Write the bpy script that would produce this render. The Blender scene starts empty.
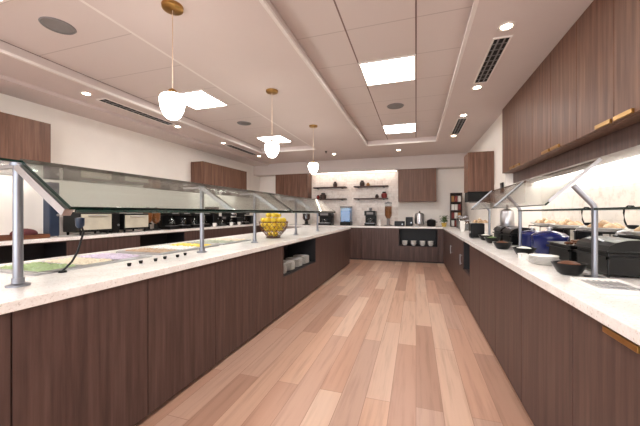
import bpy, bmesh, math, random
from mathutils import Vector, Matrix
random.seed(7)
PI = math.pi
S = bpy.context.scene
COL = S.collection

# ------------------------------------------------------------------ materials
def lin(c):
    f = lambda v: v/12.92 if v <= .04045 else ((v+.055)/1.055)**2.4
    return tuple(f(v/255) for v in c)+(1,)

class NT:
    def __init__(s, name):
        s.m = bpy.data.materials.new(name); s.m.use_nodes = True
        s.t = s.m.node_tree; s.b = s.t.nodes['Principled BSDF']; s.out = s.t.nodes['Material Output']
    def n(s, kind, **kw):
        nd = s.t.nodes.new(kind)
        for k, v in kw.items(): setattr(nd, k, v)
        return nd
    def l(s, a, b): s.t.links.new(a, b)
    def ramp(s, fac, stops):
        r = s.n('ShaderNodeValToRGB'); e = r.color_ramp.elements
        while len(e) < len(stops): e.new(.5)
        for k, (p, c) in enumerate(stops): e[k].position = p; e[k].color = c
        s.l(fac, r.inputs['Fac']); return r.outputs['Color']
    def coord(s, scale=(1,1,1)):
        tc = s.n('ShaderNodeTexCoord'); mp = s.n('ShaderNodeMapping')
        mp.inputs['Scale'].default_value = scale; s.l(tc.outputs['Object'], mp.inputs['Vector'])
        return mp.outputs['Vector']
    def noise(s, scale, vec, detail=4, rough=.55):
        n = s.n('ShaderNodeTexNoise'); n.inputs['Scale'].default_value = scale
        n.inputs['Detail'].default_value = detail; n.inputs['Roughness'].default_value = rough
        s.l(vec, n.inputs['Vector']); return n.outputs['Fac']

def plain(name, rgb, rough=.5, metal=0, var=.06, nscale=12, spec=.5):
    t = NT(name); c = lin(rgb)
    d = tuple(min(1, v*(1-var)) for v in c[:3])+(1,); e = tuple(min(1, v*(1+var)) for v in c[:3])+(1,)
    f = t.noise(nscale, t.coord())
    t.l(t.ramp(f, [(.3, d), (.7, e)]), t.b.inputs['Base Color'])
    t.b.inputs['Roughness'].default_value = rough; t.b.inputs['Metallic'].default_value = metal
    t.b.inputs['Specular IOR Level'].default_value = spec
    return t.m

def wood(name, dark, mid, light, rough=.42, axis=2):
    t = NT(name)
    sc = [17, 17, 17]; sc[axis] = .8
    f = t.noise(1.6, t.coord(tuple(sc)), 6, .62)
    col = t.ramp(f, [(.28, lin(dark)), (.5, lin(mid)), (.74, lin(light))])
    t.l(col, t.b.inputs['Base Color']); t.b.inputs['Roughness'].default_value = rough
    t.b.inputs['Specular IOR Level'].default_value = .3
    return t.m

def floor_mat():
    t = NT('oak_plank_floor')
    tc = t.n('ShaderNodeTexCoord'); mp = t.n('ShaderNodeMapping')
    mp.inputs['Rotation'].default_value = (0, 0, PI/2); t.l(tc.outputs['Object'], mp.inputs['Vector'])
    b = t.n('ShaderNodeTexBrick'); b.offset = .37; b.offset_frequency = 2
    b.inputs['Scale'].default_value = 1; b.inputs['Brick Width'].default_value = 1.5
    b.inputs['Row Height'].default_value = .165; b.inputs['Mortar Size'].default_value = .0015
    b.inputs['Color1'].default_value = (0, 0, 0, 1); b.inputs['Color2'].default_value = (1, 1, 1, 1)
    b.inputs['Mortar'].default_value = (.2, .2, .2, 1); b.inputs['Bias'].default_value = 0
    t.l(mp.outputs['Vector'], b.inputs['Vector'])
    base = t.ramp(b.outputs['Color'], [(0, lin((176, 139, 120))), (.25, lin((203, 161, 138))), (.5, lin((198, 164, 146))), (.7, lin((212, 172, 147))), (1, lin((220, 190, 169)))])
    g = t.noise(1.5, t.coord((16, .8, 1)), 6, .6)
    grain = t.ramp(g, [(.25, (.72, .69, .67, 1)), (.5, (.96, .95, .95, 1)), (.75, (1.0, 1.0, 1.0, 1))])
    mx = t.n('ShaderNodeMix', data_type='RGBA', blend_type='MULTIPLY'); mx.inputs['Factor'].default_value = 1
    t.l(base, mx.inputs['A']); t.l(grain, mx.inputs['B'])
    mo = t.n('ShaderNodeMix', data_type='RGBA', blend_type='MIX'); t.l(b.outputs['Fac'], mo.inputs['Factor'])
    t.l(mx.outputs['Result'], mo.inputs['A']); mo.inputs['B'].default_value = lin((150, 112, 94))
    t.l(mo.outputs['Result'], t.b.inputs['Base Color'])
    t.b.inputs['Roughness'].default_value = .36; t.b.inputs['Specular IOR Level'].default_value = .35
    return t.m

def quartz_mat():
    t = NT('speckled_quartz')
    f = t.noise(90, t.coord(), 3, .7); g = t.noise(9, t.coord(), 4, .6)
    a = t.ramp(f, [(.30, lin((200, 190, 182))), (.40, lin((244, 240, 236))), (.7, lin((251, 249, 247)))])
    b = t.ramp(g, [(.3, (.9, .88, .87, 1)), (.6, (1, 1, 1, 1))])
    mx = t.n('ShaderNodeMix', data_type='RGBA', blend_type='MULTIPLY'); mx.inputs['Factor'].default_value = 1
    t.l(a, mx.inputs['A']); t.l(b, mx.inputs['B']); t.l(mx.outputs['Result'], t.b.inputs['Base Color'])
    t.b.inputs['Roughness'].default_value = .22
    return t.m

def tile_mat(name, c1, c2, grout, w=.15, h=.075, rot=None, speck=True):
    t = NT(name)
    tc = t.n('ShaderNodeTexCoord'); mp = t.n('ShaderNodeMapping')
    mp.inputs['Rotation'].default_value = rot or (PI/2, 0, 0); t.l(tc.outputs['Object'], mp.inputs['Vector'])
    b = t.n('ShaderNodeTexBrick'); b.inputs['Scale'].default_value = 1
    b.inputs['Brick Width'].default_value = w; b.inputs['Row Height'].default_value = h
    b.inputs['Mortar Size'].default_value = .0022
    b.inputs['Color1'].default_value = lin(c1); b.inputs['Color2'].default_value = lin(c2); b.inputs['Mortar'].default_value = lin(grout)
    t.l(mp.outputs['Vector'], b.inputs['Vector'])
    f = t.noise(14, t.coord(), 5, .65)
    a = t.ramp(f, [(.3, (.80, .77, .74, 1)), (.5, (1, 1, 1, 1))])
    mx = t.n('ShaderNodeMix', data_type='RGBA', blend_type='MULTIPLY'); mx.inputs['Factor'].default_value = 1
    t.l(b.outputs['Color'], mx.inputs['A']); t.l(a, mx.inputs['B']); t.l(mx.outputs['Result'], t.b.inputs['Base Color'])
    t.b.inputs['Roughness'].default_value = .3
    return t.m

def tray_mat(lines, off):
    """smooth white board with fine joints or a painted shadow line at the given x positions and joints every .61 m along y"""
    t = NT('jointed_ceiling_board')
    tc = t.n('ShaderNodeTexCoord'); sp = t.n('ShaderNodeSeparateXYZ'); t.l(tc.outputs['Object'], sp.inputs[0])
    def near(sock, v, w):
        c = t.n('ShaderNodeMath', operation='COMPARE'); t.l(sock, c.inputs[0])
        c.inputs[1].default_value = v; c.inputs[2].default_value = w; return c.outputs[0]
    acc = None
    for x in lines:
        o = near(sp.outputs['X'], x, .007)
        if acc is None: acc = o
        else:
            m = t.n('ShaderNodeMath', operation='MAXIMUM'); t.l(acc, m.inputs[0]); t.l(o, m.inputs[1]); acc = m.outputs[0]
    w = t.n('ShaderNodeMath', operation='WRAP'); t.l(sp.outputs['Y'], w.inputs[0])
    w.inputs[1].default_value = off+.305; w.inputs[2].default_value = off-.305
    o = near(w.outputs[0], off, .005)
    m2 = t.n('ShaderNodeMath', operation='MULTIPLY'); t.l(o, m2.inputs[0]); m2.inputs[1].default_value = .35
    m = t.n('ShaderNodeMath', operation='MAXIMUM'); t.l(acc, m.inputs[0]); t.l(m2.outputs[0], m.inputs[1])
    mo = t.n('ShaderNodeMix', data_type='RGBA', blend_type='MIX'); t.l(m.outputs[0], mo.inputs['Factor'])
    mo.inputs['A'].default_value = lin((208, 196, 191)); mo.inputs['B'].default_value = lin((120, 98, 92))
    t.l(mo.outputs['Result'], t.b.inputs['Base Color']); t.b.inputs['Roughness'].default_value = .8
    return t.m

def emit(name, rgb, strength):
    t = NT(name); t.b.inputs['Base Color'].default_value = lin(rgb)
    t.b.inputs['Emission Color'].default_value = lin(rgb); t.b.inputs['Emission Strength'].default_value = strength
    t.b.inputs['Roughness'].default_value = .4
    return t.m

def glass_mat(name, tint, ior=1.5, base=0.0):
    t = NT(name); t.t.nodes.remove(t.b)
    tr = t.n('ShaderNodeBsdfTransparent'); tr.inputs['Color'].default_value = tint+(1,)
    gl = t.n('ShaderNodeBsdfGlossy'); gl.inputs['Roughness'].default_value = .015
    lw = t.n('ShaderNodeLayerWeight'); lw.inputs['Blend'].default_value = .5
    pw = t.n('ShaderNodeMath', operation='POWER'); t.l(lw.outputs['Facing'], pw.inputs[0]); pw.inputs[1].default_value = 5
    ad = t.n('ShaderNodeMath', operation='MULTIPLY_ADD'); ad.use_clamp = True
    f0 = ((ior-1)/(ior+1))**2+base
    t.l(pw.outputs[0], ad.inputs[0]); ad.inputs[1].default_value = 1-f0; ad.inputs[2].default_value = f0
    mx = t.n('ShaderNodeMixShader'); t.l(ad.outputs[0], mx.inputs[0]); t.l(tr.outputs[0], mx.inputs[1]); t.l(gl.outputs[0], mx.inputs[2])
    t.l(mx.outputs[0], t.out.inputs['Surface'])
    return t.m

M = {}
M['wood'] = wood('dark_walnut_laminate', (62, 46, 43), (83, 63, 58), (101, 79, 72))
M['wood_up'] = wood('upper_walnut_laminate', (82, 56, 45), (110, 79, 64), (135, 100, 82))  # same grain as the base cabinets, in lighter browns
M['black_in'] = plain('black_melamine', (24, 22, 26), .5)
M['toe'] = plain('dark_toe_board', (44, 32, 29), .5)
M['floor'] = floor_mat()
M['quartz'] = quartz_mat()
M['wall'] = plain('warm_white_paint', (240, 234, 227), .75, var=.02, nscale=3)
M['ceil'] = plain('ceiling_paint', (208, 195, 190), .85, var=.015, nscale=2)
M['tray_r'] = tray_mat([-.6, 0.0], 3.24); M['tray_l'] = tray_mat([-3.74], 3.30)  # left tray's dark edge line is the lip's shadow, painted in
M['bulk'] = plain('bulkhead_paint', (206, 196, 191), .8, var=.015, nscale=2)
M['tile'] = tile_mat('marble_brick_tile', (240, 230, 222), (228, 214, 204), (214, 202, 194))
M['tile_side'] = tile_mat('marble_tile_side', (244, 238, 230), (236, 228, 218), (226, 218, 208), .3, .15, (PI/2, 0, PI/2))
M['steel'] = plain('brushed_steel', (190, 190, 194), .28, 1, .05, 30)
M['post'] = plain('satin_post_metal', (142, 144, 152), .34, .9, .04, 30)
M['rod'] = plain('champagne_rod', (214, 190, 164), .35, .6, .03, 20)
M['brass'] = plain('brushed_brass', (172, 132, 76), .3, 1, .06, 20)
M['black'] = plain('black_plastic', (13, 12, 13), .35, 0, .1, 20, .25)
M['iron'] = plain('black_cast_iron', (15, 14, 14), .3, 0, .15, 60, .3)
M['navy'] = plain('navy_enamel', (28, 36, 92), .2, 0, .1, 10)
M['navy_dark'] = plain('deep_blue_plastic', (30, 44, 66), .3, 0, .1, 10)
M['china'] = plain('white_china', (242, 240, 236), .18, 0, .02, 8)
M['paper'] = plain('white_paper', (240, 236, 230), .8, 0, .03, 20)
M['maroon'] = plain('maroon_cloth', (84, 32, 36), .8, 0, .12, 40)
M['tan'] = plain('woven_tan', (176, 128, 78), .7, 0, .25, 60)
M['board'] = wood('chestnut_board', (70, 40, 24), (104, 62, 38), (132, 84, 52), .5, 0)
M['bread'] = plain('baked_crust', (206, 176, 142), .6, 0, .3, 25)
M['lemon'] = plain('lemon_peel', (236, 204, 62), .4, 0, .08, 60)
M['green'] = plain('leaf_green', (78, 104, 48), .5, 0, .3, 30)
M['amber'] = plain('amber_cereal', (150, 92, 44), .6, 0, .45, 90)
M['grey'] = plain('grey_plastic', (122, 118, 118), .4, 0, .05, 20)
M['vent'] = plain('white_vent_metal', (226, 218, 212), .5, 0, .02, 8)
M['dark'] = plain('dark_void', (14, 12, 12), .8, 0, .05, 8)
M['red'] = plain('red_wrapper', (132, 44, 40), .4, 0, .2, 30)
M['brown'] = plain('dark_brown_wood', (62, 40, 32), .5, 0, .15, 30)
M['pane'] = glass_mat('clear_guard_glass', (.84, .89, .865), 1.52, .09)
M['pane_clear'] = glass_mat('clear_glass', (.96, .98, .975), 1.4, .0)
M['jar'] = glass_mat('jar_glass', (.86, .88, .88), 1.45, .05)
M['water'] = glass_mat('blue_water_tank', (.50, .70, .88), 1.4, .05)
M['edge'] = plain('green_glass_edge', (20, 44, 38), .12, 0, .2, 20)
M['panel'] = emit('panel_light', (255, 252, 248), 15)
M['globe'] = emit('lit_milk_glass', (255, 250, 242), 9)
M['spot'] = emit('downlight_lens', (255, 238, 212), 22)
M['led'] = emit('led_strip', (255, 250, 242), 16)
M['led_warm'] = emit('led_strip_warm', (255, 244, 230), 8)
M['screen'] = plain('pale_display_door', (196, 190, 172), .25, 0, .12, 6)

# ------------------------------------------------------------------ mesh builder
class MB:
    def __init__(s): s.bm = bmesh.new()
    def _bev(s, verts, b, seg=2):
        ed = list({e for v in verts for e in v.link_edges})
        bmesh.ops.bevel(s.bm, geom=ed, offset=b, segments=seg, affect='EDGES', profile=.5)
    def box(s, x0, x1, y0, y1, z0, z1, b=0, mat=None):
        m = Matrix.Translation(((x0+x1)/2, (y0+y1)/2, (z0+z1)/2)) @ Matrix.Diagonal((x1-x0, y1-y0, z1-z0, 1))
        if mat is not None: m = mat @ m
        r = bmesh.ops.create_cube(s.bm, size=1, matrix=m)
        if b: s._bev(r['verts'], b)
        return s
    def cyl(s, p0, p1, r0, r1=None, seg=16):
        p0, p1 = Vector(p0), Vector(p1); d = p1-p0
        q = d.to_track_quat('Z', 'Y').to_matrix().to_4x4()
        bmesh.ops.create_cone(s.bm, cap_ends=True, segments=seg, radius1=r0, radius2=r0 if r1 is None else r1,
                              depth=d.length, matrix=Matrix.Translation((p0+p1)/2) @ q)
        return s
    def lathe(s, prof, c=(0, 0, 0), seg=24, sx=1, sy=1):
        rings = []
        for r, z in prof:
            if r < 1e-5: rings.append([s.bm.verts.new((c[0], c[1], c[2]+z))])
            else: rings.append([s.bm.verts.new((c[0]+r*sx*math.cos(2*PI*k/seg), c[1]+r*sy*math.sin(2*PI*k/seg), c[2]+z)) for k in range(seg)])
        for a, b in zip(rings, rings[1:]):
            for k in range(seg):
                k2 = (k+1) % seg
                if len(a) == 1 and len(b) == 1: continue
                if len(a) == 1: s.bm.faces.new((a[0], b[k2], b[k]))
                elif len(b) == 1: s.bm.faces.new((a[k], a[k2], b[0]))
                else: s.bm.faces.new((a[k], a[k2], b[k2], b[k]))
        return s
    def tube(s, pts, r, seg=8):
        pts = [Vector(p) for p in pts]; rings = []; up = Vector((0, 0, 1))
        for i, p in enumerate(pts):
            d = (pts[min(i+1, len(pts)-1)]-pts[max(i-1, 0)]).normalized()
            u = d.cross(up)
            if u.length < .05: u = d.cross(Vector((1, 0, 0)))
            u.normalize(); v = u.cross(d)
            rr = r[i] if isinstance(r, (list, tuple)) else r
            rings.append([s.bm.verts.new(p+u*rr*math.cos(2*PI*k/seg)+v*rr*math.sin(2*PI*k/seg)) for k in range(seg)])
        for a, b in zip(rings, rings[1:]):
            for k in range(seg): s.bm.faces.new((a[k], a[(k+1) % seg], b[(k+1) % seg], b[k]))
        s.bm.faces.new(rings[0][::-1]); s.bm.faces.new(rings[-1])
        return s
    def ball(s, c, r, sc=(1, 1, 1), sub=2, rot=None):
        m = Matrix.Translation(c) @ (rot or Matrix.Identity(4)) @ Matrix.Diagonal((sc[0], sc[1], sc[2], 1))
        bmesh.ops.create_icosphere(s.bm, subdivisions=sub, radius=r, matrix=m); return s
    def poly(s, pts, axis, a0, a1):
        """extrude a 2-D outline along axis 'x' or 'y' (outline coordinates are the other two, in order)"""
        def P(p, t): return (t, p[0], p[1]) if axis == 'x' else (p[0], t, p[1])
        A = [s.bm.verts.new(P(p, a0)) for p in pts]; B = [s.bm.verts.new(P(p, a1)) for p in pts]
        s.bm.faces.new(A); s.bm.faces.new(B[::-1])
        for k in range(len(pts)):
            k2 = (k+1) % len(pts); s.bm.faces.new((A[k], B[k], B[k2], A[k2]))
        return s
    def build(s, name, mat, parent=None, smooth=False, loc=None, edge=None):
        bmesh.ops.recalc_face_normals(s.bm, faces=s.bm.faces)
        me = bpy.data.meshes.new(name)
        me.materials.append(mat)
        if edge is not None:                      # the four narrow sides of a sheet of glass
            me.materials.append(edge)
            ar = sorted((f.calc_area() for f in s.bm.faces), reverse=True)
            for f in s.bm.faces:
                if f.calc_area() < ar[0]*.5: f.material_index = 1
        if smooth:
            for f in s.bm.faces: f.smooth = True
            for e in s.bm.edges:
                if len(e.link_faces) == 2 and e.calc_face_angle(0) > .7: e.smooth = False
        s.bm.to_mesh(me); s.bm.free()
        o = bpy.data.objects.new(name, me); COL.objects.link(o)
        if parent is not None: o.parent = parent
        if loc is not None: o.location = loc
        return o

def tag(o, label, cat, group=None):
    o['label'] = label; o['category'] = cat
    if group: o['group'] = group
    return o
def thing(name, label, cat, loc, rz=0, group=None):
    o = bpy.data.objects.new(name, None); COL.objects.link(o); o.empty_display_size = .1
    o.location = loc; o.rotation_euler = (0, 0, rz)
    return tag(o, label, cat, group)
def struct(name, mb, mat, label=None):
    o = mb.build(name, mat); o['kind'] = 'structure'
    if label: o['label'] = label
    return o
def dup(root, loc, label=None, rot=None, group=None):
    r = root.copy(); COL.objects.link(r); r.location = loc
    if rot is not None: r.rotation_euler = rot
    if label: r['label'] = label
    if group: r['group'] = group
    for ch in list(root.children):
        c = ch.copy(); COL.objects.link(c); c.parent = r
        for g in list(ch.children):
            d = g.copy(); COL.objects.link(d); d.parent = c
    return r

R90 = PI/2
TOP = .915
LTOP = .95
CZ, TZ = 2.78, 2.90          # lower ceiling, tray ceiling
YB, XR, XA, XL = 8.70, 1.24, 1.69, -4.85
YE = 4.99                    # end of the serving alcove

# ------------------------------------------------------------------ setting
struct('floor', MB().box(-4.95, 1.9, -3.5, 8.9, -.1, 0), M['floor'])
struct('wall_left', MB().box(-5.0, XL, -3.5, 8.9, 0, 3.1), M['wall'])
struct('wall_back', MB().box(XL, XR, YB, 8.9, 0, 3.1), M['wall'])
struct('wall_right', MB().box(XR, 1.95, YE, 8.9, 0, 3.1), M['wall'])
struct('wall_alcove', MB().box(XA, 1.95, -3.5, YE, 0, 3.1), M['tile_side'])
TR = [(-3.75, -2.26), (-1.07, .43)]; TY0, TY1 = -1.2, 6.82
c = MB()
xs = [-4.32, TR[0][0], TR[0][1], TR[1][0], TR[1][1], 1.69]
for a, b in ((0, 1), (2, 3), (4, 5)): c.box(xs[a], xs[b], -3.5, YB, CZ, 3.02)
for a, b in ((1, 2), (3, 4)):
    c.box(xs[a], xs[b], TY1, YB, CZ, 3.02); c.box(xs[a], xs[b], -3.5, TY0, CZ, 3.02)
c.box(XL, -4.32, -3.5, YB, 2.735, 3.02)
struct('ceiling', c, M['ceil'])
struct('ceiling_panel_right', MB().box(TR[1][0], TR[1][1], TY0, TY1, TZ, 2.96), M['tray_r'])
struct('ceiling_panel_left', MB().box(TR[0][0], TR[0][1], TY0, TY1, TZ, 2.96), M['tray_l'])
# narrow moulding at the foot of each tray's sides
t = MB()
for x0, x1 in TR:
    t.box(x0, x0+.03, TY0, TY1, CZ+.002, CZ+.03); t.box(x1-.03, x1, TY0, TY1, CZ+.002, CZ+.03)
    t.box(x0+.03, x1-.03, TY1-.03, TY1, CZ+.002, CZ+.03); t.box(x0+.03, x1-.03, TY0, TY0+.03, CZ+.002, CZ+.03)
struct('trim_1', t, M['vent'])
struct('trim_2', MB().box(XL, XR, 8.33, YB, 2.44, CZ-.001), M['bulk'])
struct('trim_3', MB().box(-3.03, -.48, YB-.015, YB, TOP, 2.44), M['tile'])

# ------------------------------------------------------------------ ceiling fittings
def light_panel(x0, y0, label):
    r = thing('ceiling_light_panel', label, 'ceiling light', (x0+.3, y0+.3, TZ), 0, 'square light panels in the ceiling trays')
    f = MB(); w = .3
    f.box(-w, w, -w, -w+.02, -.012, 0); f.box(-w, w, w-.02, w, -.012, 0); f.box(-w, -w+.02, -w+.02, w-.02, -.012, 0); f.box(w-.02, w, -w+.02, w-.02, -.012, 0)
    f.build('frame', M['vent'], r)
    MB().box(-w+.02, w-.02, -w+.02, w-.02, -.008, 0).build('diffuser', M['panel'], r)
for y, lab in ((.80, 'square bright ceiling panel of the right tray nearest the camera, above the top of the frame'),
               (3.24, 'large square bright ceiling panel at the upper centre of the right tray'),
               (5.69, 'smaller looking square bright ceiling panel farther down the right tray')):
    light_panel(-.6, y, lab)
for y, lab in ((.86, 'square bright ceiling panel cut by the upper left corner'),
               (3.30, 'square bright ceiling panel just behind the nearest pendant globe'),
               (5.74, 'square bright ceiling panel just above the middle pendant globe')):
    light_panel(-3.30, y, lab)

def pendant(y, label):
    r = thing('pendant_lamp', label, 'pendant lamp', (-1.70, y, CZ), 0, 'globe pendants over the island')
    MB().lathe([(0, -.03), (.05, -.03), (.072, -.022), (.075, -.004), (.075, 0), (0, 0)], seg=28).build('canopy', M['brass'], r, True)
    MB().cyl((0, 0, -.03), (0, 0, -.62), .0035, seg=10).build('rod', M['rod'], r, True)
    cap = MB().lathe([(0, -.605), (.012, -.605), (.03, -.62), (.034, -.642), (0, -.642)], seg=20).build('socket_cap', M['brass'], r, True)
    MB().lathe([(0, -.642), (.05, -.644), (.078, -.658), (.09, -.685), (.089, -.71), (.078, -.76), (.056, -.805), (.032, -.826), (0, -.83)], seg=12).build('globe_shade', M['globe'], r)
pendant(1.765, 'nearest and largest milk glass pendant lamp on a long brass rod')
pendant(3.36, 'middle milk glass pendant lamp of the three over the island')
pendant(4.93, 'farthest milk glass pendant lamp of the three over the island')

def downlight(x, y, z, label):
    r = thing('recessed_downlight', label, 'downlight', (x, y, z), 0, 'round recessed downlights')
    MB().lathe([(.042, 0), (.042, -.004), (.06, -.006), (.066, 0), (.042, 0)], seg=24).build('trim_ring', M['vent'], r, True)
    MB().lathe([(0, -.002), (.041, -.002), (.041, 0), (0, 0)], seg=20).build('lens', M['spot'], r)
for x, y, lab in ((.70, 2.78, 'round downlight at the near end of the big right ceiling vent'),
                  (.70, 4.02, 'round downlight at the far end of the big right ceiling vent'),
                  (.70, 5.10, 'round downlight at the near end of the small far right ceiling vent'),
                  (.70, 6.40, 'round downlight at the far end of the small far right ceiling vent'),
                  (-3.98, 2.72, 'round downlight at the near end of the long left ceiling vent'),
                  (-3.98, 4.25, 'round downlight at the far end of the long left ceiling vent'),
                  (-3.98, 5.55, 'round downlight at the near end of the far left ceiling vent'),
                  (-3.98, 7.10, 'round downlight at the far end of the far left ceiling vent'),
                  (-.40, 7.45, 'round downlight in the ceiling before the back wall cabinet on the right'),
                  (-2.00, 7.45, 'round downlight in the ceiling before the floating shelves')):
    downlight(x, y, CZ, lab)

def vent(x, y0, y1, w, label):
    r = thing('ceiling_vent', label, 'air vent', (x, (y0+y1)/2, CZ), 0, 'slotted ceiling vents')
    h = (y1-y0)/2
    MB().box(-w+.012, w-.012, -h+.012, h-.012, -.003, 0).build('dark_throat', M['dark'], r)
    f = MB()
    f.box(-w, -w+.014, -h, h, -.01, 0); f.box(w-.014, w, -h, h, -.01, 0); f.box(-w+.014, w-.014, -h, -h+.014, -.01, 0); f.box(-w+.014, w-.014, h-.014, h, -.01, 0)
    f.build('frame', M['vent'], r)
    n = 3 if x > 0 else 2
    for k in range(1, n):
        x_ = -w+2*w*k/n
        MB().box(x_-.006, x_+.006, -h+.014, h-.014, -.009, -.003).build('slat', M['grey'], r)
    m = int(2*h/.1)
    for k in range(1, m):
        y = -h+2*h*k/m; MB().box(-w+.014, w-.014, y-.004, y+.004, -.007, -.003).build('cross_bar', M['grey'], r)
vent(.71, 2.93, 3.88, .075, 'black slotted ceiling vent, the big one above the right upper cabinets')
vent(.71, 5.25, 6.25, .075, 'black slotted ceiling vent, the far small one on the right before the wall cabinet')
vent(-3.98, 2.90, 4.12, .085, 'slotted ceiling vent along the left edge, nearest the camera')
vent(-3.98, 5.72, 6.90, .085, 'slotted ceiling vent along the left edge, far one toward the back wall')

def speaker(x, y, label):
    r = thing('ceiling_speaker', label, 'ceiling speaker', (x, y, TZ), 0, 'round ceiling speakers')
    MB().lathe([(.105, 0), (.105, -.006), (.12, -.008), (.128, 0), (.105, 0)], seg=28).build('rim', M['grey'], r, True)
    MB().lathe([(0, -.004), (.104, -.004), (.104, 0), (0, 0)], seg=28).build('grille', M['grey'], r)
speaker(-2.98, 1.80, 'round grey ceiling speaker at the upper left, nearest the camera')
speaker(-2.98, 4.78, 'round grey ceiling speaker in the left tray between the two far light panels')
speaker(-.30, 4.72, 'round grey ceiling speaker between the two panels of the right tray')
sp = MB().lathe([(0, 0), (.03, 0), (.03, -.006), (.012, -.01), (.012, -.035), (.022, -.04), (.022, -.044), (0, -.044)], seg=16).build('fire_sprinkler', M['dark'], None, True, (-2.1, 7.05, CZ))
tag(sp, 'small dark fire sprinkler head in the ceiling beyond the trays', 'sprinkler')

# ------------------------------------------------------------------ cabinets
def base_cabinet(w, d, label, group, loc, rz, top=.87, doors=1, pull=None, name='base_cabinet'):
    """local x 0..w, front at y=0 facing -y, depth +y"""
    r = thing(name, label, 'cabinet', loc, rz, group)
    MB().box(.001, w-.001, .02, d, .035, top).build('body', M['wood'], r)
    MB().box(.001, w-.001, .045, d, 0, .035).build('toe_kick', M['toe'], r)
    g = .004
    for k in range(doors):
        a, b = w*k/doors+g/2+.001, w*(k+1)/doors-g/2-.001
        dr = MB().box(a, b, 0, .019, .038, top-.006, .0015).build('door', M['wood'], r)
        if pull == 'edge':
            MB().box((a+b)/2-.09, (a+b)/2+.09, -.014, .006, top-.03, top-.008, .002).build('pull', M['brass'], dr)['label'] = 'brass edge pull'
        if pull == 'bar':
            p = MB(); x = b-.06
            p.cyl((x, -.028, .50), (x, -.028, .66), .008, seg=10); p.cyl((x, -.028, .52), (x, .0, .52), .006, seg=8); p.cyl((x, -.028, .64), (x, .0, .64), .006, seg=8)
            p.build('pull', M['steel'], dr, True)['label'] = 'pale steel bar pull'
    return r

def niche_cabinet(w, d, zb, label, group, loc, rz, top=.87, depth=.5, panel=True):
    r = thing('open_cabinet', label, 'cabinet', loc, rz, group)
    b = MB(); s = .02
    b.box(.001, s, 0, d, .035, top); b.box(w-s, w-.001, 0, d, .035, top)
    b.box(s, w-s, 0, d, top-.012, top); b.box(s, w-s, depth, d, .035, top-.012)
    b.box(s, w-s, .02, depth, .035, zb)
    b.build('body', M['wood'], r)
    if panel and zb > .15: MB().box(s+.002, w-s-.002, 0, .019, .038, zb, .0015).build('lower_panel', M['wood'], r)
    MB().box(.001, w-.001, .045, d, 0, .035).build('toe_kick', M['toe'], r)
    l = MB(); e = .006
    l.box(s, w-s, .03, depth, zb, zb+e); l.box(s, w-s, depth-e, depth, zb+e, top-.012)
    l.box(s, s+e, .01, depth-e, zb+e, top-.012); l.box(w-s-e, w-s, .01, depth-e, zb+e, top-.012); l.box(s+e, w-s-e, .01, depth-e, top-.012-e, top-.012)
    l.build('niche_lining', M['black_in'], r)
    return r, zb+e

def wall_cabinet(w, d, h, label, group, loc, rz, doors=2, pulls=False, valance=False, led=None, name='wall_cabinet'):
    r = thing(name, label, 'cabinet', loc, rz, group)
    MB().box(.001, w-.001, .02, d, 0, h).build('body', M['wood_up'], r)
    for k in range(doors):
        a, b = w*k/doors+.003, w*(k+1)/doors-.003
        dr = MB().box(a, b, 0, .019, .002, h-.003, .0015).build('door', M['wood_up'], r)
        if pulls:
            x = b-.10 if k == 0 else a+.10
            MB().box(x-.085, x+.085, -.014, .006, .004, .032, .002).build('pull', M['brass'], dr)['label'] = 'brass edge pull along the lower corner'
    if valance:
        MB().box(.001, w-.001, .14, d, -.146, 0).build('valance', M['wood'], r)
        if led: MB().box(.02, w-.02, .40, .44, -.155, -.146).build('light_strip', led, r)
    elif led:
        MB().box(.04, w-.04, d*.55, d*.55+.03, -.012, 0).build('light_strip', led, r)
    return r

# island: front plane x=-1.55 facing the aisle, doors .645 wide
GI = 'dark wood cabinets under the island counter'
IW = .645; IY = .127
names_i = ['fifth', 'fourth', 'third', 'second', 'first']
for k in range(5):
    lab = f'dark wood island cabinet, {names_i[k]} on the camera side of the open plate niche' if k < 4 else 'dark wood island cabinet directly on the camera side of the open plate niche'
    base_cabinet(IW, 1.13, lab, GI, (-1.55, IY+IW*k, 0), R90)
NY0, NY1 = IY+IW*5, IY+IW*7
niche_i, nz_i = niche_cabinet(NY1-NY0, 1.13, .47, 'open black niche in the island front holding stacks of white plates', None, (-1.55, NY0, 0), R90)
for k in range(4):
    lab = ['dark wood island cabinet directly beyond the open plate niche', 'dark wood island cabinet, second beyond the open plate niche',
           'dark wood island cabinet, third beyond the open plate niche', 'dark wood island cabinet at the far end of the island'][k]
    base_cabinet(IW, 1.13, lab, GI, (-1.55, NY1+IW*k, 0), R90)
IEND = NY1+IW*4
o = MB().box(-2.72, -1.53, .09, IEND+.03, .87, TOP, .004).build('island_countertop', M['quartz'])
tag(o, 'long pale speckled stone countertop of the left island', 'countertop')

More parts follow.
